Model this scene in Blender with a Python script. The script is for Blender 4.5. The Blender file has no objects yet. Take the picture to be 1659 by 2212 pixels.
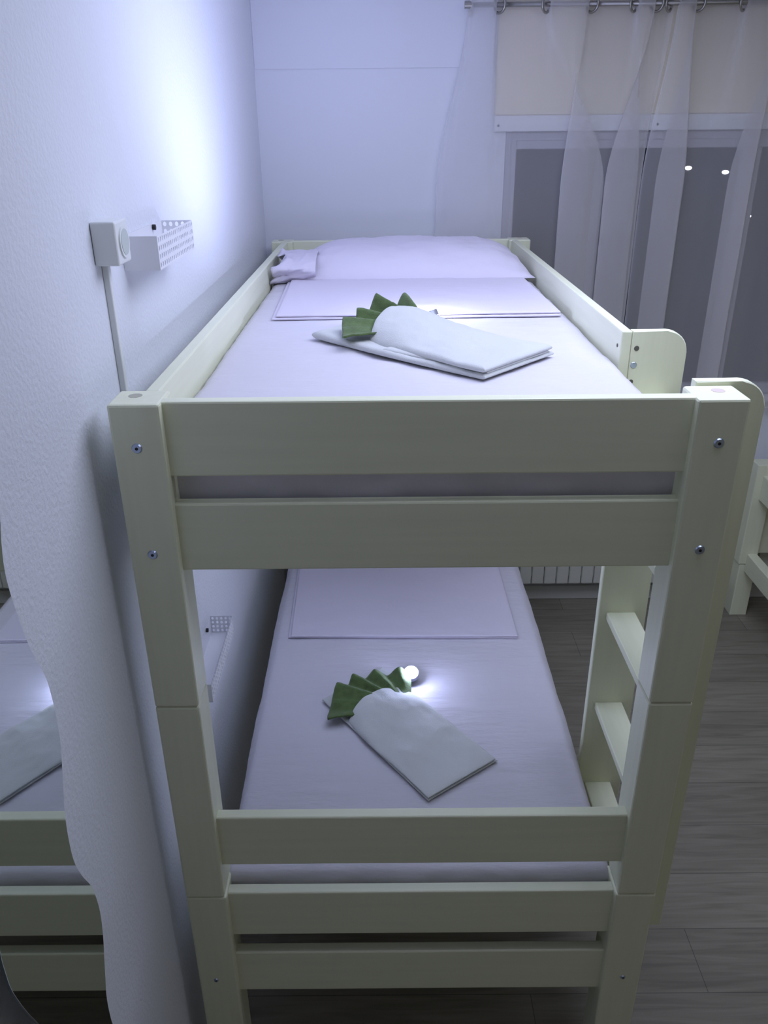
import bpy, bmesh, math, random
from mathutils import Vector, Matrix, noise
random.seed(7)
PI = math.pi
Z0 = 1.70                       # height of the bunk's top above the floor

# ------------------------------------------------------------------ camera
sc = bpy.context.scene
C = sc.collection
f_px, yaw, pitch, roll = 1735.29, -0.0020, 0.4414, -0.0096
cam = bpy.data.cameras.new('camera'); co = bpy.data.objects.new('camera', cam); C.objects.link(co)
sc.camera = co
cam.sensor_fit = 'HORIZONTAL'; cam.sensor_width = 36.0
cam.lens = f_px / 1659 * 36.0
fw = Vector((math.sin(yaw)*math.cos(pitch), math.cos(yaw)*math.cos(pitch), -math.sin(pitch)))
ri = Vector((math.cos(yaw), -math.sin(yaw), 0)); up = ri.cross(fw)
c_, s_ = math.cos(roll), math.sin(roll)
R_ = c_*ri + s_*up; U_ = -s_*ri + c_*up
m = Matrix((R_, U_, -fw)).transposed().to_4x4()
m.translation = Vector((0.4316, -1.1949, 0.3776 + Z0))
co.matrix_world = m
cam.clip_start = 0.02; cam.clip_end = 200

# ------------------------------------------------------------------ world, light, exposure
TORCH_UP = (0.545, 0.892, -0.066 + 0.032 + Z0); TORCH_UP_W = (1.9, 31.0)      # wide glow, upward beam
TORCH_LO = (0.503, 0.726, -1.087 + 0.042 + Z0); TORCH_LO_W = (0.8, 78)
TORCH_COL = (0.56, 0.62, 1.0)
AMBIENT_W = 21.5
w = bpy.data.worlds.new('night'); sc.world = w; w.use_nodes = True
w.node_tree.nodes['Background'].inputs[0].default_value = (0.02, 0.028, 0.05, 1)
w.node_tree.nodes['Background'].inputs[1].default_value = 0.25
sc.view_settings.view_transform = 'Standard'; sc.view_settings.look = 'None'
sc.view_settings.exposure = 0.0; sc.view_settings.gamma = 1.0
sc.view_settings.use_curve_mapping = False
la = bpy.data.lights.new('ambient_fill', 'AREA'); la.shape = 'DISK'; la.size = 1.3  # unseen overhead area light, added as soft bluish ambient fill
la.energy = AMBIENT_W; la.color = (0.70, 0.765, 1.0)
lo = bpy.data.objects.new('ambient_fill', la); C.objects.link(lo)
lo.location = (1.15, 0.38, 2.58)

# ------------------------------------------------------------------ materials
def rgb(r, g, b):
    f = lambda c: (c/255/12.92) if c/255 <= 0.04045 else ((c/255+0.055)/1.055)**2.4
    return (f(r), f(g), f(b), 1)
def mat(name, col, rough=0.6, metal=0.0, bump=None, var=None, spec=None, sheen=0):
    mt = bpy.data.materials.new(name); mt.use_nodes = True
    nt = mt.node_tree; b = nt.nodes['Principled BSDF']
    b.inputs['Base Color'].default_value = col
    b.inputs['Roughness'].default_value = rough
    b.inputs['Metallic'].default_value = metal
    if spec is not None: b.inputs['Specular IOR Level'].default_value = spec
    if sheen: b.inputs['Sheen Weight'].default_value = sheen
    tc = nt.nodes.new('ShaderNodeTexCoord')
    if var:                              # (scale xyz, amount)
        mp = nt.nodes.new('ShaderNodeMapping'); mp.inputs['Scale'].default_value = var[0]
        nt.links.new(tc.outputs['Object'], mp.inputs[0])
        n = nt.nodes.new('ShaderNodeTexNoise'); n.inputs['Scale'].default_value = 1.0; n.inputs['Detail'].default_value = 5
        nt.links.new(mp.outputs[0], n.inputs['Vector'])
        r = nt.nodes.new('ShaderNodeValToRGB')
        a = var[1]
        r.color_ramp.elements[0].position = .3; r.color_ramp.elements[1].position = .7
        r.color_ramp.elements[0].color = (col[0]*(1-a), col[1]*(1-a), col[2]*(1-a), 1)
        r.color_ramp.elements[1].color = col
        nt.links.new(n.outputs[0], r.inputs[0]); nt.links.new(r.outputs[0], b.inputs['Base Color'])
    if bump:                             # (scale xyz, strength, distance)
        mp = nt.nodes.new('ShaderNodeMapping'); mp.inputs['Scale'].default_value = bump[0]
        nt.links.new(tc.outputs['Object'], mp.inputs[0])
        n = nt.nodes.new('ShaderNodeTexNoise'); n.inputs['Scale'].default_value = 1.0; n.inputs['Detail'].default_value = 4
        nt.links.new(mp.outputs[0], n.inputs['Vector'])
        bp = nt.nodes.new('ShaderNodeBump'); bp.inputs['Strength'].default_value = bump[1]; bp.inputs['Distance'].default_value = bump[2]
        nt.links.new(n.outputs[0], bp.inputs['Height']); nt.links.new(bp.outputs[0], b.inputs['Normal'])
    return mt
M = {}
M['stucco'] = mat('stucco_wall', (.79, .81, .87, 1), .85, bump=((130, 130, 130), .4, .004))
M['plaster'] = mat('smooth_plaster', (.79, .81, .87, 1), .85, bump=((60, 60, 60), .1, .002))
M['warm_wall'] = mat('warm_cream_wall', (.86, .79, .60, 1), .85, bump=((60, 60, 60), .1, .002))
M['ceiling'] = mat('ceiling_paint', (.85, .85, .87, 1), .9)
M['paint_y'] = mat('cream_paint_along_y', (.84, .86, .64, 1), .42, bump=((120, 6, 120), .12, .001), var=((60, 3, 60), .05))
M['paint_x'] = mat('cream_paint_along_x', (.84, .86, .64, 1), .42, bump=((6, 120, 120), .12, .001), var=((3, 60, 60), .05))
M['paint_z'] = mat('cream_paint_along_z', (.84, .86, .64, 1), .42, bump=((120, 120, 6), .12, .001), var=((60, 60, 3), .05))
M['sheet'] = mat('lavender_sheet', (.65, .625, .685, 1), .9, bump=((7, 24, 9), .55, .012), sheen=.1)
M['pillow'] = mat('lavender_pillowcase', (.70, .655, .755, 1), .9, bump=((14, 14, 14), .3, .006), sheen=.1)
M['mattress'] = mat('mattress_ticking', (.75, .75, .78, 1), .9)
M['terry'] = mat('white_terry', (.61, .625, .62, 1), .95, bump=((420, 420, 420), .45, .0025), sheen=.2)
M['green'] = mat('green_terry', (.115, .185, .055, 1), .95, bump=((500, 500, 500), .6, .003), var=((60, 60, 60), .35), sheen=.25)
M['steel'] = mat('zinc_screw', (.42, .48, .62, 1), .28, 1.0)
M['nickel'] = mat('brushed_nickel', (.42, .41, .38, 1), .33, 1.0)
M['black'] = mat('black_plastic', (.01, .01, .012, 1), .5)
M['hole'] = mat('drilled_hole', (.12, .11, .09, 1), .9)
M['dowel'] = mat('raw_dowel', (.64, .53, .49, 1), .8)
M['dowel2'] = mat('painted_dowel', (.46, .45, .36, 1), .8)
M['white_metal'] = mat('white_powder_coat', (.84, .84, .88, 1), .4)
M['plastic'] = mat('white_plastic', (.80, .82, .80, 1), .35)
M['socket'] = mat('socket_grey', (.55, .60, .56, 1), .5)
M['trim'] = mat('white_trim', (.84, .85, .88, 1), .5)
M['frame'] = mat('window_frame_grey', (.50, .49, .55, 1), .5)
M['basegrey'] = mat('baseboard_grey', (.62, .62, .60, 1), .6)
M['cream'] = mat('shutter_box_cream', (.86, .80, .66, 1), .7)
M['radiator'] = mat('radiator_enamel', (.66, .66, .60, 1), .4)
M['mirror'] = mat('mirror_glass', (.72, .76, .74, 1), .015, 1.0)
M['edge'] = mat('mirror_edge', (.03, .05, .05, 1), .3)
M['outside'] = mat('night_ground', (.03, .035, .04, 1), .9)
M['pole'] = mat('spot_pole_dark', (.05, .05, .055, 1), .7)
M['grey'] = mat('torch_body_grey', (.33, .34, .40, 1), .35, .4)

def emis(name, col, s):
    mt = bpy.data.materials.new(name); mt.use_nodes = True
    b = mt.node_tree.nodes['Principled BSDF']
    b.inputs['Base Color'].default_value = (*col, 1)
    b.inputs['Emission Color'].default_value = (*col, 1); b.inputs['Emission Strength'].default_value = s
    return mt
M['lens'] = emis('torch_lens_lit', (.86, .92, 1.0), 30)
M['spot_glow'] = emis('far_spot_lit', (.85, .9, 1.0), 14)

def glass_mat():
    mt = bpy.data.materials.new('window_glass'); mt.use_nodes = True
    nt = mt.node_tree; nt.nodes.clear()
    o = nt.nodes.new('ShaderNodeOutputMaterial'); mx = nt.nodes.new('ShaderNodeMixShader')
    t = nt.nodes.new('ShaderNodeBsdfTransparent'); t.inputs[0].default_value = (.85, .88, .92, 1)
    g = nt.nodes.new('ShaderNodeBsdfGlossy'); g.inputs['Roughness'].default_value = .02
    fr = nt.nodes.new('ShaderNodeFresnel'); fr.inputs[0].default_value = 1.45
    nt.links.new(fr.outputs[0], mx.inputs[0]); nt.links.new(t.outputs[0], mx.inputs[1]); nt.links.new(g.outputs[0], mx.inputs[2])
    nt.links.new(mx.outputs[0], o.inputs[0]); return mt
M['glass'] = glass_mat()
def sheer_mat():
    mt = bpy.data.materials.new('sheer_curtain'); mt.use_nodes = True
    nt = mt.node_tree; nt.nodes.clear()
    o = nt.nodes.new('ShaderNodeOutputMaterial'); mx = nt.nodes.new('ShaderNodeMixShader')
    t = nt.nodes.new('ShaderNodeBsdfTransparent')
    d = nt.nodes.new('ShaderNodeBsdfDiffuse'); d.inputs[0].default_value = (.92, .90, .92, 1)
    l = nt.nodes.new('ShaderNodeBsdfTranslucent'); l.inputs[0].default_value = (.92, .90, .92, 1)
    m2 = nt.nodes.new('ShaderNodeMixShader'); m2.inputs[0].default_value = .2
    nt.links.new(d.outputs[0], m2.inputs[1]); nt.links.new(l.outputs[0], m2.inputs[2])
    # the woven threads close up when the cloth is seen edge-on
    lw = nt.nodes.new('ShaderNodeLayerWeight'); lw.inputs[0].default_value = .42
    mr = nt.nodes.new('ShaderNodeMapRange'); mr.inputs['From Min'].default_value = 0; mr.inputs['From Max'].default_value = 1
    mr.inputs['To Min'].default_value = .33; mr.inputs['To Max'].default_value = .95
    nt.links.new(lw.outputs['Facing'], mr.inputs[0])
    nt.links.new(mr.outputs[0], mx.inputs[0])
    nt.links.new(t.outputs[0], mx.inputs[1]); nt.links.new(m2.outputs[0], mx.inputs[2])
    nt.links.new(mx.outputs[0], o.inputs[0]); return mt
M['sheer'] = sheer_mat()
def floor_mat():
    mt = bpy.data.materials.new('grey_oak_laminate'); mt.use_nodes = True
    nt = mt.node_tree; b = nt.nodes['Principled BSDF']; N = nt.nodes.new; L = nt.links.new
    tc = N('ShaderNodeTexCoord')
    br = N('ShaderNodeTexBrick'); br.inputs['Scale'].default_value = 1
    br.inputs['Brick Width'].default_value = 1.28; br.inputs['Row Height'].default_value = .19
    br.inputs['Mortar Size'].default_value = .0012; br.offset = .37
    br.inputs['Color1'].default_value = (.90, .90, .90, 1); br.inputs['Color2'].default_value = (1.1, 1.1, 1.1, 1)
    br.inputs['Mortar'].default_value = (.45, .45, .45, 1)
    L(tc.outputs['Object'], br.inputs['Vector'])
    mp = N('ShaderNodeMapping'); mp.inputs['Scale'].default_value = (3.0, 38, 1); L(tc.outputs['Object'], mp.inputs[0])
    n = N('ShaderNodeTexNoise'); n.inputs['Scale'].default_value = 1; n.inputs['Detail'].default_value = 8; n.inputs['Distortion'].default_value = 1.2
    L(mp.outputs[0], n.inputs['Vector'])
    r = N('ShaderNodeValToRGB'); e = r.color_ramp.elements
    e[0].position = .30; e[0].color = (.19, .172, .135, 1); e[1].position = .72; e[1].color = (.30, .275, .22, 1)
    L(n.outputs[0], r.inputs[0])
    mu = N('ShaderNodeMixRGB'); mu.blend_type = 'MULTIPLY'; mu.inputs[0].default_value = 1
    L(r.outputs[0], mu.inputs[1]); L(br.outputs[0], mu.inputs[2]); L(mu.outputs[0], b.inputs['Base Color'])
    b.inputs['Roughness'].default_value = .42
    bp = N('ShaderNodeBump'); bp.inputs['Strength'].default_value = .25; bp.inputs['Distance'].default_value = .002
    L(n.outputs[0], bp.inputs['Height']); L(bp.outputs[0], b.inputs['Normal'])
    return mt
M['floor'] = floor_mat()

# ------------------------------------------------------------------ helpers
def obj(name, bm, m, parent=None, smooth=False):
    me = bpy.data.meshes.new(name)
    bmesh.ops.recalc_face_normals(bm, faces=bm.faces)
    bm.to_mesh(me); bm.free()
    if smooth:
        for p in me.polygons: p.use_smooth = True
    me.materials.append(m)
    o = bpy.data.objects.new(name, me); C.objects.link(o)
    if parent is not None:
        o.parent = parent
        o.matrix_parent_inverse = parent_world(parent).inverted()
    return o
def parent_world(p):
    mw = p.matrix_basis.copy()
    while p.parent is not None:
        mw = p.parent.matrix_basis @ p.matrix_parent_inverse @ mw
        p = p.parent
    return mw
def thing(name, label, cat, loc, group=None):
    o = bpy.data.objects.new(name, None); C.objects.link(o); o.location = loc
    o.empty_display_size = .05
    return tag(o, label, cat, group)
def tag(o, label, cat, group=None):
    o['label'] = label; o['category'] = cat
    if group: o['group'] = group
    return o
def struct(name, bm, m, label=None, cat=None, parent=None):
    o = obj(name, bm, m, parent)
    o['kind'] = 'structure'
    if label: o['label'] = label; o['category'] = cat
    return o
def box(bm, x0, x1, y0, y1, z0, z1, bev=0.0, seg=2):
    r = bmesh.ops.create_cube(bm, size=1)
    vs = r['verts']
    for v in vs:
        v.co = Vector(((x0+x1)/2 + v.co.x*(x1-x0), (y0+y1)/2 + v.co.y*(y1-y0), (z0+z1)/2 + v.co.z*(z1-z0)))
    if bev:
        es = list({e for v in vs for e in v.link_edges})
        bmesh.ops.bevel(bm, geom=es, offset=bev, segments=seg, affect='EDGES', profile=.5)
    return bm
def B(x0, x1, y0, y1, z0, z1, bev=0.0, seg=2):
    bm = bmesh.new(); box(bm, x0, x1, y0, y1, z0 + Z0, z1 + Z0, bev, seg); return bm
def cyl(bm, p, axis, r, h, n=24, r2=None):
    ax = Vector(axis).normalized()
    q = Vector((0, 0, 1)).rotation_difference(ax).to_matrix().to_4x4()
    mt = Matrix.Translation(Vector(p) + ax*h/2) @ q
    bmesh.ops.create_cone(bm, cap_ends=True, segments=n, radius1=r, radius2=r if r2 is None else r2, depth=h, matrix=mt)
    return bm
def prism(outline, axis, a, b, bev=0):
    """outline: list of 2D points in the plane across axis ('x': y,z ; 'y': x,z), extruded a..b."""
    bm = bmesh.new(); lo_, hi = [], []
    for p, q in outline:
        if axis == 'x': lo_.append(bm.verts.new((a, p, q))); hi.append(bm.verts.new((b, p, q)))
        else: lo_.append(bm.verts.new((p, a, q))); hi.append(bm.verts.new((p, b, q)))
    n = len(lo_)
    bm.faces.new(lo_); bm.faces.new(list(reversed(hi)))
    for i in range(n): bm.faces.new((lo_[i], lo_[(i+1) % n], hi[(i+1) % n], hi[i]))
    if bev: bmesh.ops.bevel(bm, geom=[e for e in bm.edges if abs((e.verts[0].co-e.verts[1].co)[0 if axis == 'x' else 1]) < 1e-6], offset=bev, segments=1, affect='EDGES')
    return bm
def fbm(x, y, z=0.0, s=1.0):
    return noise.fractal(Vector((x*s, y*s, z*s)), 0.9, 2.1, 3)

# ------------------------------------------------------------------ setting
XW, YW, ZF, ZC = -0.04, 2.20, -1.70, 0.92
XR, YN = 3.3, -2.6
struct('floor', B(XW-.1, XR+.1, YN-.1, YW+.16, ZF-.05, ZF), M['floor'], 'grey oak laminate floor with planks running across the room', 'floor')
struct('ceiling', B(XW-.1, XR+.1, YN-.1, YW+.16, ZC, ZC+.05), M['ceiling'], 'plain white ceiling above the bunk', 'ceiling')
struct('wall_left', B(XW-.1, XW, YN-.1, YW+.16, ZF, ZC), M['stucco'], 'rough white stucco wall along the left side of the bunk', 'wall')
struct('wall_right', B(XR, XR+.1, YN-.1, YW+.16, ZF, ZC), M['warm_wall'], 'plain cream wall at the right end of the room', 'wall')
struct('wall_front', B(XW, XR, YN-.1, YN, ZF, ZC), M['warm_wall'], 'plain cream wall behind the viewer', 'wall')
WX0, WX1, WZ0, WZ1 = .905, 2.75, -.67, .376
bm = bmesh.new()
for a in ((XW, WX0, YW, YW+.16, ZF, ZC), (WX1, XR, YW, YW+.16, ZF, ZC), (WX0, WX1, YW, YW+.16, ZF, WZ0), (WX0, WX1, YW, YW+.16, WZ1, ZC)):
    box(bm, a[0], a[1], a[2], a[3], a[4]+Z0, a[5]+Z0)
struct('wall_back', bm, M['plaster'], 'smooth white wall behind the head of the bunk', 'wall')
# faint ledge on the back wall
struct('trim_1', B(XW, .857, YW-.004, YW, .592, ZC, .002, 1), M['plaster'], 'slightly raised upper band of the back wall with a faint lower line', 'trim')
# shutter box board over the window
o = struct('trim_2', B(.857, 2.85, YW-.014, YW, .432, .86, .002, 1), M['cream'], 'cream roller shutter cover above the window behind the sheer curtain', 'trim')
o = struct('trim_3', B(.857, 2.85, YW-.018, YW, .376, .4315, .002, 1), M['trim'], 'white board under the shutter cover with small screw holes', 'trim')
for x in (.872, 1.475, 2.1):
    bm = bmesh.new(); cyl(bm, (x, YW-.018, .397+Z0), (0, -1, 0), .004, .0015, 12); obj('screw', bm, M['black'], o)
struct('baseboard_back', B(XW, XR, YW-.014, YW, ZF, ZF+.075, .003, 1), M['basegrey'], 'low grey baseboard along the back wall', 'baseboard')
# window
wo = bmesh.new()
fwid, fy0, fy1 = .045, YW+.004, YW+.07
for a in ((WX0, WX0+fwid, WZ0, WZ1), (WX1-fwid, WX1, WZ0, WZ1), (WX0+fwid, WX1-fwid, WZ0, WZ0+fwid), (WX0+fwid, WX1-fwid, WZ1-.062, WZ1)):
    box(wo, a[0], a[1], fy0, fy1, a[2]+Z0, a[3]+Z0, .003, 1)
for a in ((WX0+.012, WX0+.02, WZ0+.02, WZ1-.02), (WX0+.02, WX1-.02, WZ1-.03, WZ1-.022)):
    box(wo, a[0], a[1], fy0-.004, fy0+.004, a[2]+Z0, a[3]+Z0)
win = struct('window_1', wo, M['frame'], 'wide dark window in a grey frame behind the sheer curtains', 'window')
obj('mullion', B(1.83, 1.90, fy0+.002, fy1-.002, WZ0+fwid, WZ1-.062, .003, 1), M['frame'], win)
obj('pane', B(WX0+fwid, WX1-fwid, YW+.035, YW+.041, WZ0+fwid, WZ1-.062), M['glass'], win)
struct('trim_4', B(WX0-.04, WX1+.04, YW-.03, YW+.01, WZ0-.03, WZ0, .004, 2), M['trim'], 'narrow white window sill above the radiator', 'trim')

# ------------------------------------------------------------------ bunk bed
PW, PD, LB = .082, .078, 2.047
J1, J2 = -.585, -1.091
bunk = thing('bunk_bed', 'cream painted wooden bunk bed with end rails and a ladder at its right side', 'bunk bed', (.5, 1.06, 0))
def screw(parent, x, y, z, dy=-1, r=.0085):
    bm = bmesh.new()
    cyl(bm, (x, y, z+Z0), (0, dy, 0), r, .0022, 24, r*.82)
    s = obj('screw', bm, M['steel'], parent)
    bm = bmesh.new(); cyl(bm, (x, y+dy*.0015, z+Z0), (0, dy, 0), r*.33, .0012, 6)
    bmt = bmesh.new(); bmt.from_mesh(s.data)
    s.data.materials.append(M['black'])
    tmp = bpy.data.meshes.new('t'); bm.to_mesh(tmp); bm.free()
    n0 = len(bmt.faces); bmt.from_mesh(tmp); bmt.faces.ensure_lookup_table()
    for fc in bmt.faces[n0:]: fc.material_index = 1
    bmt.to_mesh(s.data); bmt.free()
    bpy.data.meshes.remove(tmp)
    return s
for side in (0, 1):
    for end in (0, 1):
        x0 = 0 if side == 0 else 1-PW
        y0 = 0 if end == 0 else LB
        inn = 1 if side == 0 else -1
        a = B(x0, x0+PW, y0, y0+PD, J1+.0005, 0, .0045, 2)
        up_ = obj('upper_post', a, M['paint_z'], bunk)
        b_ = B(x0, x0+PW, y0, y0+PD, J2+.0005, J1-.0005, .0045, 2)
        obj('middle_post', b_, M['paint_z'], bunk)
        ext = .004
        lowp = obj('lower_post', B(x0-(ext if side else 0), x0+PW+(ext if not side else 0), y0, y0+PD, ZF, J2-.0005, .0045, 2), M['paint_z'], bunk)
        yy = y0 if end == 0 else y0
        xs = .0385 if side == 0 else .9605
        screw(up_, xs, y0, -.072); screw(up_, xs, y0, -.263)
        screw(lowp, xs, y0, -1.358, r=.0055)
        # dowel hole in the top of the post: a shallow ring with a plug set in it
        bm = bmesh.new()
        hx = .033 if side == 0 else .965
        cyl(bm, (hx, y0+.048, Z0-.0008), (0, 0, 1), .011, .0012, 24)
        obj('dowel_plug', bm, M['dowel'] if side else M['dowel2'], up_)
# end rails, near and far
RY, RT = .016, .025
for yb in (RY, LB+.03):
    for zb, zt in ((-.128, -.001), (-.303, -.177), (-1.0125, -.880), (-1.2285, -1.0975), (-1.417, -1.288)):
        obj('end_rail', B(PW-.006, 1-PW+.006, yb, yb+RT, zb, zt, .0035, 2), M['paint_x'], bunk)
screw(bunk, .10, LB+.03, -.05, r=.006)
# long side rails that carry the mattresses, slats
for zb, zt, xs_ in ((-.303, -.177, (.030, .944)), (-1.285, -1.157, (.074, .896))):
    for xa in xs_:
        obj('side_rail', B(xa, xa+.026, PD, LB, zb, zt, .003, 2), M['paint_y'], bunk)
    for xa in (xs_[0]+.026, xs_[1]-.020):
        obj('slat_support', B(xa, xa+.02, PD, LB, zb+.01, zb+.05, .002, 1), M['paint_y'], bunk)
    for i in range(12):
        y = .13 + i*(LB-.22)/11
        obj('slat', B(xs_[0]+.0265, xs_[1]-.0005, y-.035, y+.035, zb+.0505, zb+.066, .002, 1), M['paint_x'], bunk)
# safety boards of the top bunk
obj('guard_board', B(.040, .064, PD, LB, -.125, -.001, .003, 2), M['paint_y'], bunk)
rg = obj('guard_board', B(.928, .950, .476, LB, -.125, -.001, .003, 2), M['paint_y'], bunk)
bm = bmesh.new(); cyl(bm, (.928, .50, -.036+Z0), (-1, 0, 0), .004, .001, 12)
obj('drilled_hole', bm, M['hole'], rg)
# ladder stiles with a rounded upper outer corner
def stile(x0, x1, y0, y1, ztop, zbot, r=.045):
    pts = [(x0, zbot+Z0), (x1, zbot+Z0)]
    for k in range(9):
        a = k/8*PI/2
        pts.append((x1-r+r*math.cos(a), ztop-r+r*math.sin(a)+Z0))
    pts.append((x0, ztop+Z0))
    return obj('ladder_stile', prism(pts, 'y', y0, y1, .002), M['paint_z'], bunk)
stile(.940, 1.060, .0785, .101, .006, -1.29)
fs = stile(.9505, 1.068, .476, .498, -.001, -1.29)
for (px_, pz_, mm, r_) in ((.962, -.037, M['hole'], .0055), (.960, -.073, M['steel'], .007), (.9585, -.109, M['hole'], .005)):
    bm = bmesh.new(); cyl(bm, (px_, .476, pz_+Z0), (0, -1, 0), r_, .0012, 20, r_*.85)
    obj('screw' if mm is M['steel'] else 'drilled_hole', bm, mm, fs)
for z in (-.141, -.414, -.688, -.962, -1.233):
    obj('ladder_tread', B(.970, 1.040, .1005, .4765, z-.020, z, .003, 2), M['paint_y'], bunk)

# ------------------------------------------------------------------ mattresses and sheets
def skirt_sheet(x0, x1, y0, y1, zt, drop, r, seed, wr=.0025, bow=0.0, puddle=.008):
    """a fitted sheet: a wrinkled top that rolls over the edges and hangs down the sides"""
    bm = bmesh.new()
    def axis(a, b, n, m_):
        L = [(-1 + i/m_, 'lo') for i in range(m_)] + [(i/n, 'in') for i in range(n+1)] + [((i+1)/m_, 'hi') for i in range(m_)]
        return L
    NX, NY, MM = 60, 110, 10
    ax, ay = axis(x0, x1, NX, MM), axis(y0, y1, NY, MM)
    def fold(t, kind, a, b):
        # returns horizontal coordinate and drop
        if kind == 'in': return a + r + (b-a-2*r)*t, 0.0
        tt = (-t if kind == 'lo' else t)
        s = tt*(r*PI/2 + drop - r)
        if s < r*PI/2: h = r*math.sin(s/r); d = r*(1-math.cos(s/r))
        else: h = r; d = r + s - r*PI/2
        return ((a+r-h) if kind == 'lo' else (b-r+h)), d
    grid = []
    for (tx, kx) in ax:
        row = []
        for (ty, ky) in ay:
            X, dx = fold(tx, kx, x0, x1); Y, dy = fold(ty, ky, y0, y1)
            d = max(dx, dy)
            if dx > 0 and dy > 0:           # corner: pull in
                d = (dx**4+dy**4)**.25 if max(dx, dy) < drop*.98 else max(dx, dy)
            tY = (Y-y0)/(y1-y0)
            Z = zt - min(d, drop)
            n1 = fbm(X*3+seed, Y*9, 0, 1.0); n2 = fbm(X*10+seed, Y*22, 4, 1.0)
            Z += wr*(n1*1.2 + .5*n2) if d < r else wr*.3*n1
            if dx > r*.5: X += (-1 if kx == 'lo' else 1)*(.004*fbm(Y*4.5, Z*6, seed) + bow*math.sin(PI*tY))
            if dy > r*.5:
                Y += (-1 if ky == 'lo' else 1)*puddle*(.5*fbm(X*22+Z*20, Z*30, seed)+.5*abs(fbm(X*9-Z*8, Z*7, seed+3)))
            row.append(bm.verts.new((X, Y, Z+Z0)))
        grid.append(row)
    for i in range(len(grid)-1):
        for j in range(len(grid[0])-1):
            bm.faces.new((grid[i][j], grid[i+1][j], grid[i+1][j+1], grid[i][j+1]))
    return bm
MZU, MZL = -.066, -1.087
tag(obj('mattress', B(.084, .908, .070, 2.000, -.2365, MZU-.009, .02, 4), M['mattress'], None, False),
    'mattress of the top bunk, seen as a shadowed edge between its end rails', 'mattress')
tag(obj('mattress', B(.101, .894, .070, 2.020, -1.2185, MZL-.010, .012, 4), M['mattress'], None, False),
    'mattress of the bottom bunk under a pale sheet', 'mattress')
tag(obj('fitted_sheet', skirt_sheet(.068, .923, .054, 2.03, MZU, .145, .02, 1.3, .0030), M['sheet'], None, True),
    'pale lavender sheet stretched over the top bunk mattress', 'bed sheet')
tag(obj('fitted_sheet', skirt_sheet(.072, .921, .056, 2.04, MZL, .062, .022, 7.7, .0018, .010), M['sheet'], None, True),
    'pale lavender sheet stretched over the bottom bunk mattress', 'bed sheet')

# folded flat sheets
def slab(P, ns, nt, base, thick, edge=.06, m=None, name='layer', parent=None, seed=0, wr=.001, emin=.15):
    """a soft folded layer: P(s,t) -> x,y ; base(s,t), thick(s,t) heights, rounded rim"""
    bm = bmesh.new(); top, bot = [], []
    for i in range(ns+1):
        rt, rb = [], []
        for j in range(nt+1):
            # denser near the rims
            s = .5-.5*math.cos(PI*i/ns); t = .5-.5*math.cos(PI*j/nt)
            x, y = P(s, t)
            e = min(1.0, min(s, 1-s, t, 1-t)/edge)
            k = math.sqrt(max(0, 1-(1-e)**2))
            th = thick(s, t); b = base(s, t)
            nz = wr*fbm(x*18+seed, y*18, seed)
            mid = b + th*.5
            rt.append(bm.verts.new((x, y, mid + th*.5*k + nz*k)))
            if k == 0: rb.append(rt[-1])
            else: rb.append(bm.verts.new((x, y, mid - th*.5*k)))
        top.append(rt); bot.append(rb)
    for i in range(ns):
        for j in range(nt):
            bm.faces.new((top[i][j], top[i+1][j], top[i+1][j+1], top[i][j+1]))
            f4 = []
            for v in (bot[i][j], bot[i][j+1], bot[i+1][j+1], bot[i+1][j]):
                if v not in f4: f4.append(v)
            if len(f4) >= 3 and set(f4) != {top[i][j], top[i+1][j], top[i+1][j+1], top[i][j+1]}: bm.faces.new(f4)
    return bm
def quad(c):
    (a, b, c_, d) = [Vector(p) for p in c]
    return lambda s, t: tuple((a*(1-s)+b*s)*(1-t) + (d*(1-s)+c_*s)*t)
def folded_sheet(corners, z, nlay, th, label, m, skew=.004):
    e = thing('folded_sheet', label, 'folded sheet', (sum(c[0] for c in corners)/4, sum(c[1] for c in corners)/4, z+Z0))
    for k in range(nlay):
        cs = [(x + skew*random.uniform(-1, 1)*(k < nlay-1) - (.010 if (i in (0, 3) and k == 0) else 0), y + skew*random.uniform(-1, 1)*(k < nlay-1)) for i, (x, y) in enumerate(corners)]
        bm = slab(quad(cs), 50, 40, lambda s, t, k=k: z+Z0+k*th, lambda s, t: th*.98, .012, wr=.0018, seed=k*3+z)
        obj('fold_layer', bm, m, e, True)
folded_sheet([(.150, .915), (.897, .935), (.885, 1.60), (.130, 1.60)], MZU+.0015, 2, .0075, 'lavender sheet folded flat in front of the pillow on the top bunk', M['pillow'])
folded_sheet([(.126, .955), (.850, .945), (.846, 1.55), (.108, 1.55)], MZL+.0015, 2, .0065, 'lavender sheet folded flat at the far end of the bottom bunk', M['pillow'])
# small crease strips at the sheet's left rim are part of the layers' skew

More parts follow.
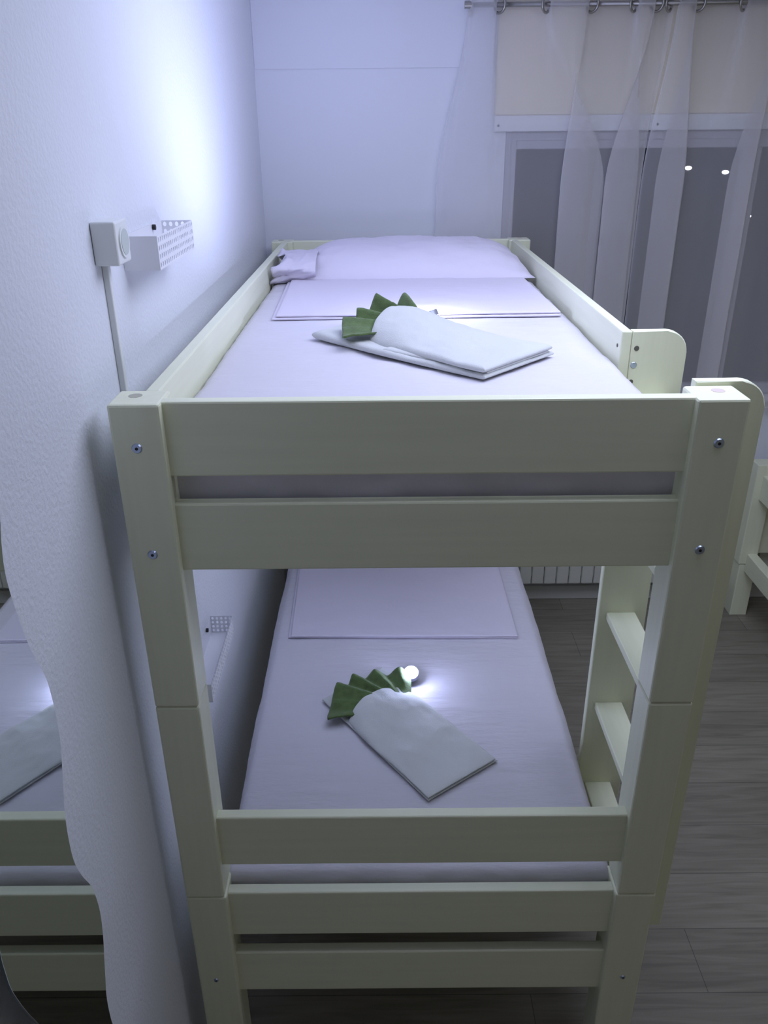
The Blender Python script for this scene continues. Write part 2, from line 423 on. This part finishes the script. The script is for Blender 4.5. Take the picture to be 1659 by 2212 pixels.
# pillow
def pillow(x0, x1, y0, y1, z, H, seed=0):
    bm = bmesh.new(); N1, N2 = 90, 60
    tops, bots = [], []
    for i in range(N1+1):
        a, b = [], []
        for j in range(N2+1):
            u = -math.cos(PI*i/N1); v = -math.cos(PI*j/N2)
            # pinched outline: edges bow in between the corners
            bx = 1 - .05*(1-v*v)*abs(u)**3; by = 1 - .10*(1-abs(u)**3)*0 - .0
            x = (x0+x1)/2 + (x1-x0)/2*u*bx; y = (y0+y1)/2 + (y1-y0)/2*v*by
            p = (1-abs(u)**5.0)**.75 * (1-abs(v)**2.6)**.60 if abs(u) < 1 and abs(v) < 1 else 0
            rad = fbm(u*4+seed, v*2.2, seed)*.006 + fbm(u*11, v*7, seed+2)*.0022
            rim = math.exp(-((1-abs(u))/.12))*.010*math.sin(v*19+seed) * (1 if p > 0 else 0)
            zt = z + .010 + H*p + (rad+rim)*min(1, p*2.5)
            zb = z + .010 - .009*min(1, p*3)
            vt = bm.verts.new((x, y, zt+Z0)); a.append(vt)
            b.append(vt if p == 0 else bm.verts.new((x, y, zb+Z0)))
        tops.append(a); bots.append(b)
    for i in range(N1):
        for j in range(N2):
            q = (tops[i][j], tops[i+1][j], tops[i+1][j+1], tops[i][j+1])
            bm.faces.new(q)
            f4 = []
            for vv in (bots[i][j], bots[i][j+1], bots[i+1][j+1], bots[i+1][j]):
                if vv not in f4: f4.append(vv)
            if len(f4) >= 3 and set(f4) != set(q): bm.faces.new(f4)
    return bm
pl = tag(obj('pillow', pillow(.128, .925, 1.475, 1.95, MZU+.004, .098, 2.2), M['pillow'], None, True),
         'plump lavender pillow across the head of the top bunk', 'pillow')
# open end of the pillow case, crumpled at the left
bm = bmesh.new(); g = []
NA, NB = 64, 18
for i in range(NA+1):
    a = 2*PI*i/NA; row = []
    for j in range(NB+1):
        t = j/NB
        cy, cz = 1.62 - .035*t, MZU+Z0+.046-.010*t
        ry, rz = .17*(1-.12*t)+.022*t*math.sin(5*a+.6), (.040+.004*t+.013*t*math.sin(3*a+1.0))
        x = .215 - .128*t - .020*t*math.sin(2*a+.5) - .013*t*math.sin(5*a) + .004*math.sin(11*a)*t
        x = max(x, .0675)
        yy = cy + ry*math.cos(a) + .012*fbm(a*2, t*3, 1)
        zz = cz + rz*math.sin(a) + .012*t*fbm(a*3, t*4, 5) + .022*t*math.exp(-((a-1.15)/.35)**2)
        row.append(bm.verts.new((x, yy, max(zz, MZU+Z0+.005))))
    g.append(row)
for i in range(NA):
    for j in range(NB):
        try: bm.faces.new((g[i][j], g[i+1][j], g[i+1][j+1], g[i][j+1]))
        except ValueError: pass
bm.faces.new([g[i][NB] for i in range(NA)])
obj('pillowcase_end', bm, M['pillow'], pl, True)

# ------------------------------------------------------------------ towels
def towel(tip, ang, z, W, LU, LL, bulge, label, green_label, amp, spread, seed, curl=0.0, base_r=1.0, skew=1.0, droop=1.0):
    """white towel folded to a pocket with a pleated green face cloth fanned out of it.
    tip: near corner; u runs along the near edge, v along the length."""
    u = Vector((math.cos(ang), math.sin(ang))); v = Vector((-math.sin(ang), math.cos(ang)))
    T = Vector(tip)
    W3 = lambda a, b: tuple(T + u*a + v*b)
    e = thing('white_towel', label, 'towel', (*W3(W/2, LL/2), z+Z0))
    zb = z + Z0 + .003
    th = spread
    def Pl(s, t):
        a = W*(s*1.03) + curl*.5*(1-s)*t*t; b = LL*t*(1+.05*s)
        return W3(a, b)
    obj('lower_fold', slab(Pl, 34, 64, lambda s, t: zb, lambda s, t: th*(1+.45*t*t*(1-s*.5)), .05, wr=.0025, seed=seed), M['terry'], e, True)
    def arc(s): return LU*(1 + .10*math.sin(PI*min(1, s))**.8 + .03*s)
    def Pu(s, t):
        a = W*s + curl*(1-s)*t*t + .006*math.sin(t*6+seed)*(1-s)*t
        return W3(a, arc(s)*t + .001)
    def sm(x): x = min(1, max(0, x)); return x*x*(3-2*x)
    def bu(s, t):
        rise = sm((t-.22)/.70)
        cross = (math.sin(PI*min(max(s, 0), 1)**skew))**.6
        wav = .0065*fbm(s*2.5+seed, t*4, seed)*min(1, t*3)*min(1, (1-abs(2*s-1))*4)
        return zb + th*.98 + bulge*rise*cross - th*.35*(1-cross)*rise + wav
    obj('upper_fold', slab(Pu, 46, 70, bu, lambda s, t: th*(1.02-.45*sm((t-.5)/.5)), .045, wr=.0022, seed=seed+4), M['terry'], e, True)
    # middle ply showing between the two at the near end
    obj('middle_fold', slab(lambda s, t: W3(W*(.06+.90*s), .004+LU*.8*t), 20, 30, lambda s, t: zb+th*.62, lambda s, t: th*.75, .05, wr=.001, seed=seed), M['terry'], e, True)
    # green face cloth: pleats fan out of the pocket mouth
    cx, cy = W*.78, LU*.83
    R_pts = [(52, .138), (66, .148), (79, .152), (92, .168), (101, .176), (110, .200), (117, .200), (125, .222), (140, .222), (158, .236)]
    H_pts = [(52, .30), (66, .95), (79, .22), (92, 1.0), (101, .30), (110, 1.0), (117, .32), (125, .98), (138, .42), (149, .12), (158, .34)]
    def lerp(P, a):
        for (a0, b0), (a1, b1) in zip(P, P[1:]):
            if a <= a1:
                k = min(1, max(0, (a-a0)/(a1-a0))); return b0+(b1-b0)*k*k*(3-2*k)
        return P[-1][1]
    bm = bmesh.new(); NA_, NR = 150, 26
    fr, bk = [], []
    for i in range(NA_+1):
        deg = 158 - 106*i/NA_; a = math.radians(deg)
        R = lerp(R_pts, deg)*base_r; hh = lerp(H_pts, deg)
        k_ = sm((deg-100)/14); hh *= 1 - k_*(1-droop); R *= 1 - .12*k_*(1-droop)
        A, Bk = [], []
        for j in range(NR+1):
            q = j/NR
            r = .03 + (R-.03)*q
            px = cx + r*math.cos(a); py = cy + r*math.sin(a)
            # low inside the pocket, full height beyond the mouth
            s_ = min(1, max(0, px/W)); inside = sm((arc(s_)+.012-py)/.05)
            h_in = zb + th*1.5 + max(0, bulge*.55)*sm(min(s_, 1-s_)*4) + .0
            h_out = zb + th*1.5 + .004 + amp*hh*(.35+.65*q)
            h = h_in*inside + h_out*(1-inside)
            h = min(h, h_out) if inside > 0 else h
            h += .0012*fbm(px*60, py*60, seed) - .004*max(0, q-.9)*10*(1-hh)
            h = max(h, zb + th*1.5 - (0 if py < LL*.98 and px > 0 else .008*sm((q-.6)*2)))
            X, Y = W3(px, py)
            A.append(bm.verts.new((X, Y, h+.004))); Bk.append(bm.verts.new((X, Y, h-.0005)))
        fr.append(A); bk.append(Bk)
    for i in range(NA_):
        for j in range(NR):
            bm.faces.new((fr[i][j], fr[i+1][j], fr[i+1][j+1], fr[i][j+1]))
            bm.faces.new((bk[i][j], bk[i][j+1], bk[i+1][j+1], bk[i+1][j]))
    for i in range(NA_):
        bm.faces.new((fr[i][NR], fr[i+1][NR], bk[i+1][NR], bk[i][NR])); bm.faces.new((fr[i][0], bk[i][0], bk[i+1][0], fr[i+1][0]))
    for j in range(NR):
        bm.faces.new((fr[0][j], fr[0][j+1], bk[0][j+1], bk[0][j])); bm.faces.new((fr[NA_][j], bk[NA_][j], bk[NA_][j+1], fr[NA_][j+1]))
    g = obj('green_washcloth', bm, M['green'], None, True)
    tag(g, green_label, 'washcloth')
    return e
towel((.529, .258), math.atan2(.131, .178), MZL, .222, .345, .475, .026,
      'white towel folded into a pocket lying on the bottom bunk', 'pleated green washcloth fanned out of the white towel on the bottom bunk',
      .030, .008, 1.0)
towel((.627, .327), math.atan2(.182, .166), MZU, .246, .350, .52, .050,
      'white towel folded into a pocket lying on the top bunk', 'pleated green washcloth fanned out of the white towel on the top bunk',
      .062, .0145, 5.0, .055, 1.0, 1.35, .42)

# torches (round push lights), each with its own light
def torch(p, n, watt, label, cone=135, beam=None):
    n = Vector(n).normalized(); bd = Vector(beam).normalized() if beam else n; P = Vector(p)
    base = P - n*.020
    t = thing('puck_light', label, 'light', base)
    bm = bmesh.new(); cyl(bm, base, n, .0235, .014, 40, .0215); obj('casing', bm, M['grey'], t)
    bm = bmesh.new(); cyl(bm, base + n*.0141, n, .0165, .003, 32, .014); obj('lens', bm, M['lens'], t)
    l = bpy.data.lights.new('puck_lamp', 'POINT'); l.energy = watt[0]; l.color = TORCH_COL; l.shadow_soft_size = .012
    o = bpy.data.objects.new('puck_lamp', l); C.objects.link(o); o.location = base + n*.034
    o.parent = t; o.matrix_parent_inverse = Matrix.Translation(-base)
    l = bpy.data.lights.new('puck_beam', 'SPOT'); l.energy = watt[1]; l.color = TORCH_COL; l.shadow_soft_size = .012
    l.spot_size = math.radians(cone); l.spot_blend = 1.0
    o = bpy.data.objects.new('puck_beam', l); C.objects.link(o); o.location = base + n*.034
    o.rotation_euler = bd.to_track_quat('-Z', 'Y').to_euler()
    o.parent = t; o.matrix_parent_inverse = Matrix.Translation(-base)
torch(TORCH_UP, (-.30, .26, .9), TORCH_UP_W, 'small lit puck light hidden behind the white towel on the top bunk')
torch(TORCH_LO, (.02, -.50, 1), TORCH_LO_W, 'small round lit puck light beside the green washcloth on the bottom bunk', 84, (0, .03, 1))

# ------------------------------------------------------------------ wall baskets, socket, trunking
def perforated(W, H, nx, ny, rx=.30, ry=.34):
    """flat panel in local x (0..W), z (0..H) with rounded holes; returns list of polys as 2D"""
    polys = []
    cw, ch = W/nx, H/ny
    for i in range(nx):
        for j in range(ny):
            cx, cy = (i+.5)*cw, (j+.5)*ch
            outer = [(cx+cw/2*a, cy+ch/2*b) for a, b in ((1, 0), (1, 1), (0, 1), (-1, 1), (-1, 0), (-1, -1), (0, -1), (1, -1))]
            inner = [(cx+cw*rx*math.cos(k*PI/4), cy+ch*ry*math.sin(k*PI/4)) for k in range(8)]
            for k in range(8):
                polys.append((outer[k], outer[(k+1) % 8], inner[(k+1) % 8], inner[k]))
    return polys
def perf_panel(name, org, du, dv, W, H, nx, ny, n, th, parent):
    bm = bmesh.new(); O = Vector(org); du = Vector(du); dv = Vector(dv); n = Vector(n)
    cache = {}
    def V(p, s):
        k = (round(p[0], 5), round(p[1], 5), s)
        if k not in cache: cache[k] = bm.verts.new(O + du*p[0] + dv*p[1] + n*(th*s))
        return cache[k]
    for q in perforated(W, H, nx, ny):
        bm.faces.new([V(p, 0) for p in q]); bm.faces.new([V(p, 1) for p in reversed(q)])
        bm.faces.new([V(q[3], 0), V(q[2], 0), V(q[2], 1), V(q[3], 1)])
    return obj(name, bm, M['white_metal'], parent)
def basket(x0, x1, y0, y1, z0, z1, label):
    t = thing('wall_basket', label, 'wall basket', (x0, (y0+y1)/2, z0+Z0), )
    zz = z0+Z0; H = z1-z0; D = x1-x0; L = y1-y0
    perf_panel('front_panel', (x1-.0012, y0+.0012, zz), (0, 1, 0), (0, 0, 1), L-.0024, H, 20, 4, (1, 0, 0), .0012, t)
    perf_panel('end_panel', (x0+.001, y1-.0012, zz), (1, 0, 0), (0, 0, 1), D-.0022, H, 5, 4, (0, 1, 0), .0012, t)
    obj('end_panel', B(x0+.001, x1, y0, y0+.0012, z0, z1), M['white_metal'], t)
    obj('bottom_panel', B(x0+.001, x1, y0, y1, z0-.0014, z0-.0001), M['white_metal'], t)
    obj('back_panel', B(x0, x0+.001, y0, y1, z0, z1), M['white_metal'], t)
    return t
XB = XW
b1 = basket(XB+.0005, .026, .318, .612, .155, .213, 'white perforated metal basket on the wall above the top bunk')
b2 = basket(XB+.0005, .021, .330, .625, -.835, -.785, 'white perforated metal basket on the wall beside the bottom bunk')
for par, y, z in ((b1, .535, .207), (b1, .415, .195), (b2, .565, -.790)):
    bm = bmesh.new(); cyl(bm, (XW+.002, y, z+Z0), (1, 0, 0), .0055 if y != .415 else .003, .006, 16); obj('fixing_screw', bm, M['black'], par)
sb = thing('wall_socket', 'white surface mounted power socket on the left wall beside the upper basket', 'socket', (XW, .2, .183+Z0))
obj('housing', B(XW+.0003, .001, .166, .236, .183, .252, .004, 3), M['plastic'], sb)
bm = bmesh.new(); cyl(bm, (.0005, .203, .2175+Z0), (1, 0, 0), .026, .003, 40, .0255)
obj('socket_ring', bm, M['plastic'], sb)
bm = bmesh.new(); cyl(bm, (.0030, .203, .2175+Z0), (1, 0, 0), .021, .0012, 40, .0205)
obj('socket_well', bm, M['socket'], sb)
tag(obj('cable_trunking', B(XW, -.029, .196, .209, ZF+.002, .1825, .0012, 1), M['plastic']), 'slim white cable trunking running down the wall from the power socket', 'cable trunking')

# ------------------------------------------------------------------ wavy mirror on the left wall
right = [(.10, -.405), (.05, -.400), (0.015, -0.402), (-0.023, -0.415), (-0.053, -0.422), (-0.083, -0.422), (-0.12, -0.417), (-0.159, -0.41), (-0.196, -0.398), (-0.227, -0.387), (-0.261, -0.384), (-0.29, -0.384), (-0.324, -0.388), (-0.348, -0.395), (-0.384, -0.407), (-0.417, -0.418), (-0.456, -0.424), (-0.498, -0.424), (-0.54, -0.412), (-0.58, -0.395), (-0.618, -0.388), (-0.652, -0.388), (-0.69, -0.396), (-0.725, -0.408), (-0.753, -0.417), (-0.775, -0.424), (-0.807, -0.427), (-0.838, -0.426), (-.88, -.418), (-.92, -.412)]
left = [(-.945, -.45), (-.93, -.51), (-.87, -.545), (-.80, -.56), (-.72, -.56), (-.65, -.57), (-0.584, -0.587), (-0.541, -0.6), (-0.505, -0.609), (-0.479, -0.614), (-0.456, -0.615), (-0.417, -0.613), (-.37, -.60), (-.31, -.585), (-.25, -.585), (-.19, -.60), (-.12, -.62), (-.05, -.615), (.02, -.60), (.08, -.60), (.13, -.57), (.15, -.50), (.135, -.43)]
pts = [Vector((y, z)) for z, y in right + left]
n = len(pts); sm = []
for i in range(n):
    p0, p1, p2, p3 = pts[i-1], pts[i], pts[(i+1) % n], pts[(i+2) % n]
    for k in range(4):
        t = k/4
        q = .5*((2*p1) + (-p0+p2)*t + (2*p0-5*p1+4*p2-p3)*t*t + (-p0+3*p1-3*p2+p3)*t**3)
        sm.append((q.x, q.y+Z0))
MX = .012                      # the glass stands off the wall on short spacers
mr = thing('wavy_mirror', 'frameless wall mirror with a wavy outline on the left wall', 'mirror', (MX, -.5, -.4+Z0))
gl = obj('glass', prism(sm, 'x', MX-.0006, MX), M['mirror'], mr)
bk = obj('backing', prism(sm, 'x', MX-.0042, MX-.0007), M['edge'], mr)
for y, z in ((-.50, -.02), (-.49, -.32), (-.50, -.62), (-.48, -.86)):
    bm = bmesh.new(); cyl(bm, (XW+.0002, y, z+Z0), (1, 0, 0), .012, MX-.0044-XW, 20)
    obj('spacer', bm, M['nickel'], mr)

# ------------------------------------------------------------------ radiator
rad = thing('radiator', 'cream panel radiator with upright ribs under the window', 'radiator', (1.75, 2.14, ZF+.12+Z0))
rx0, nr, rp = 1.06, 24, .0585
for i in range(nr):
    x = rx0 + i*rp
    obj('rib', B(x+.0015, x+rp-.0015, 2.100, 2.150, -1.565, -.98, .006, 2), M['radiator'], rad)
obj('header_pipe', B(rx0+.01, rx0+nr*rp-.01, 2.112, 2.142, -1.53, -1.50, .004, 1), M['radiator'], rad)
obj('header_pipe', B(rx0+.01, rx0+nr*rp-.01, 2.112, 2.142, -1.04, -1.01, .004, 1), M['radiator'], rad)
for x in (1.3, 2.2):
    obj('wall_bracket', B(x-.015, x+.015, 2.142, 2.2, -1.10, -1.06), M['radiator'], rad)

# ------------------------------------------------------------------ curtains
ZR = .784
rod = thing('curtain_rod', 'brushed nickel curtain rod on a wall bracket above the window', 'curtain rod', (1.7, 2.15, ZR+Z0))
bm = bmesh.new(); cyl(bm, (.755, 2.15, ZR+Z0), (1, 0, 0), .0085, 2.2, 24); obj('pole', bm, M['nickel'], rod, True)
bm = bmesh.new(); cyl(bm, (.728, 2.15, ZR+Z0), (1, 0, 0), .012, .028, 24); obj('end_cap', bm, M['nickel'], rod)
bm = bmesh.new(); cyl(bm, (2.954, 2.15, ZR+Z0), (1, 0, 0), .012, .028, 24); obj('end_cap', bm, M['nickel'], rod)
for x in (.752, 2.9):
    bm = bmesh.new(); box(bm, x-.006, x+.006, 2.150, 2.200, ZR-.014+Z0, ZR-.004+Z0, .001, 1); box(bm, x-.008, x+.008, 2.183, 2.1985, ZR-.03+Z0, ZR+.03+Z0, .002, 1)
    obj('bracket', bm, M['nickel'], rod)
def cr(P, n):
    out = []; m_ = len(P)
    for i in range(m_-1):
        p0 = Vector(P[max(i-1, 0)]); p1 = Vector(P[i]); p2 = Vector(P[i+1]); p3 = Vector(P[min(i+2, m_-1)])
        for k in range(n):
            t = k/n
            out.append(.5*((2*p1) + (-p0+p2)*t + (2*p0-5*p1+4*p2-p3)*t*t + (-p0+3*p1-3*p2+p3)*t**3))
    out.append(Vector(P[-1])); return out
def curtain(top, bottom, ztop, zbot, seed):
    bm = bmesh.new()
    A = cr(top, 8); Bo = cr(bottom, 8); NZ = 70; g = []
    for k in range(NZ+1):
        t = k/NZ; z = ztop + (zbot-ztop)*t
        w_ = min(1, max(0, (t-.03)/.40)); w_ = w_*w_*(3-2*w_)
        row = []
        for i, (a, b) in enumerate(zip(A, Bo)):
            q = a*(1-w_) + b*w_
            x = q.x + .004*fbm(i*.15, t*2.0, seed)*t; y = q.y + .003*fbm(i*.22, t*3, seed+3)
            y = min(max(y, 2.128), 2.184)
            row.append(bm.verts.new((x, y, z+Z0)))
        g.append(row)
    for k in range(NZ):
        for i in range(len(A)-1):
            bm.faces.new((g[k][i], g[k][i+1], g[k+1][i+1], g[k+1][i]))
    return bm
F_, K_ = 2.133, 2.172
top1 = [(.742, K_), (.758, F_), (.835, F_), (.858, K_), (1.014, K_), (1.042, F_), (1.158, F_), (1.186, K_), (1.325, K_), (1.350, F_), (1.400, F_), (1.408, K_), (1.452, K_), (1.478, 2.155)]
bot1 = [(.640, 2.17), (.700, 2.15), (.820, 2.148), (.900, 2.162), (1.010, 2.172), (1.290, 2.168), (1.118, 2.136), (1.200, 2.133), (1.275, 2.165), (1.420, 2.170), (1.285, 2.135), (1.385, 2.133), (1.428, 2.155), (1.423, 2.165)]
top2 = [(1.486, 2.150), (1.500, F_), (1.545, F_), (1.568, K_), (1.712, K_), (1.742, F_), (1.86, F_), (1.89, K_), (2.03, K_), (2.06, F_), (2.18, F_), (2.21, K_), (2.36, K_), (2.39, F_), (2.5, F_), (2.53, K_), (2.68, K_), (2.72, F_), (2.8, F_)]
bot2 = [(1.428, 2.150), (1.455, 2.134), (1.590, 2.136), (1.490, 2.170), (1.640, 2.172), (1.730, 2.155), (1.850, 2.136), (1.765, 2.155), (1.92, 2.172), (2.03, 2.15), (2.16, 2.14), (2.13, 2.168), (2.3, 2.172), (2.37, 2.14), (2.49, 2.136), (2.46, 2.17), (2.62, 2.172), (2.7, 2.14), (2.79, 2.14)]
def eyelets(parent, xs):
    for x, sgn in xs:
        bm = bmesh.new()
        # ring around the rod, tilted with the cloth that passes through it
        mt = Matrix.Translation((x, 2.152, ZR+Z0)) @ Matrix.Rotation(sgn*math.radians(50), 4, 'Z') @ Matrix.Rotation(PI/2, 4, 'X')
        NR_, nr_ = 36, 8; R, r = .0255, .0048; vs = []
        for i in range(NR_):
            a = 2*PI*i/NR_
            vs.append([bm.verts.new(mt @ Vector(((R+r*math.cos(2*PI*j/nr_))*math.cos(a), (R+r*math.cos(2*PI*j/nr_))*math.sin(a), r*math.sin(2*PI*j/nr_)))) for j in range(nr_)])
        for i in range(NR_):
            for j in range(nr_):
                bm.faces.new((vs[i][j], vs[(i+1) % NR_][j], vs[(i+1) % NR_][(j+1) % nr_], vs[i][(j+1) % nr_]))
        obj('eyelet_ring', bm, M['nickel'], parent, True)
c1 = tag(obj('sheer_curtain', curtain(top1, bot1, .845, -.72, 1.0), M['sheer'], None, True), 'sheer white eyelet curtain panel on the left half of the window', 'curtain')
eyelets(c1, ((.853, -1), (1.018, 1), (1.182, -1), (1.329, 1), (1.412, -1), (1.455, 1)))
c2 = tag(obj('sheer_curtain', curtain(top2, bot2, .845, -.72, 9.0), M['sheer'], None, True), 'sheer white eyelet curtain panel right of the centre gap', 'curtain')
eyelets(c2, ((1.560, -1), (1.718, 1), (1.88, -1), (2.035, 1), (2.2, -1), (2.365, 1), (2.52, -1), (2.69, 1)))

# ------------------------------------------------------------------ second bunk at the far right
ob = thing('single_bed', 'cream wooden bed at the right edge, partly behind the bunk ladder', 'bed', (2.5, 1.2, 0))
ox = 2.045
for yb in (2.027, .15):
    obj('lower_post', B(ox+.008, ox+.086, yb, yb+.072, ZF, -1.425, .004, 2), M['paint_z'], ob)
    obj('upper_post', B(ox, ox+.080, yb-.004, yb+.072, -1.424, -.935, .004, 2), M['paint_z'], ob)
    obj('lower_post', B(ox+.81, ox+.89, yb, yb+.072, ZF, -1.425, .004, 2), M['paint_z'], ob)
    obj('upper_post', B(ox+.81, ox+.89, yb, yb+.072, -1.424, -.935, .004, 2), M['paint_z'], ob)
    obj('end_board', B(ox+.078, ox+.812, yb+.02, yb+.045, -1.38, -.99, .004, 2), M['paint_x'], ob)
obj('side_rail', B(ox+.03, ox+.075, .222, 2.024, -1.10, -.985, .004, 2), M['paint_y'], ob)
obj('side_rail', B(ox+.03, ox+.075, .222, 2.024, -1.46, -1.37, .004, 2), M['paint_y'], ob)
obj('side_rail', B(ox+.82, ox+.86, .222, 2.024, -1.10, -.985, .004, 2), M['paint_y'], ob)
for i in range(8):
    y = .35+i*.22
    obj('slat', B(ox+.076, ox+.819, y-.03, y+.03, -1.10, -1.08), M['paint_x'], ob)

# ------------------------------------------------------------------ outside at night
bm = bmesh.new(); box(bm, -40, 60, 2.6, 90, -4.2, -4.1)
struct('ground', bm, M['outside'], 'dark ground outside the window at night', 'ground')
for (x, z, nm) in ((7.861, -.468, 'upper left of three distant glowing spots seen through the right curtain'), (8.777, -.569, 'middle of three distant glowing spots seen through the right curtain'), (9.505, -1.584, 'lowest of three distant glowing spots seen through the right curtain')):
    t = thing('far_spot', nm, 'street lamp', (x, 20, -4.1), 'distant glowing spots')  # small glowing heads on added poles make the bright spots in the pane
    bm = bmesh.new(); cyl(bm, (x, 20, -4.1), (0, 0, 1), .05, z+Z0+4.05, 12, .03); obj('pole', bm, M['pole'], t)
    bm = bmesh.new(); bmesh.ops.create_uvsphere(bm, u_segments=20, v_segments=12, radius=1, matrix=Matrix.Translation((x, 20, z+Z0)) @ Matrix.Diagonal((.085, .05, .045, 1)))
    obj('spot_head', bm, M['spot_glow'], t, True)
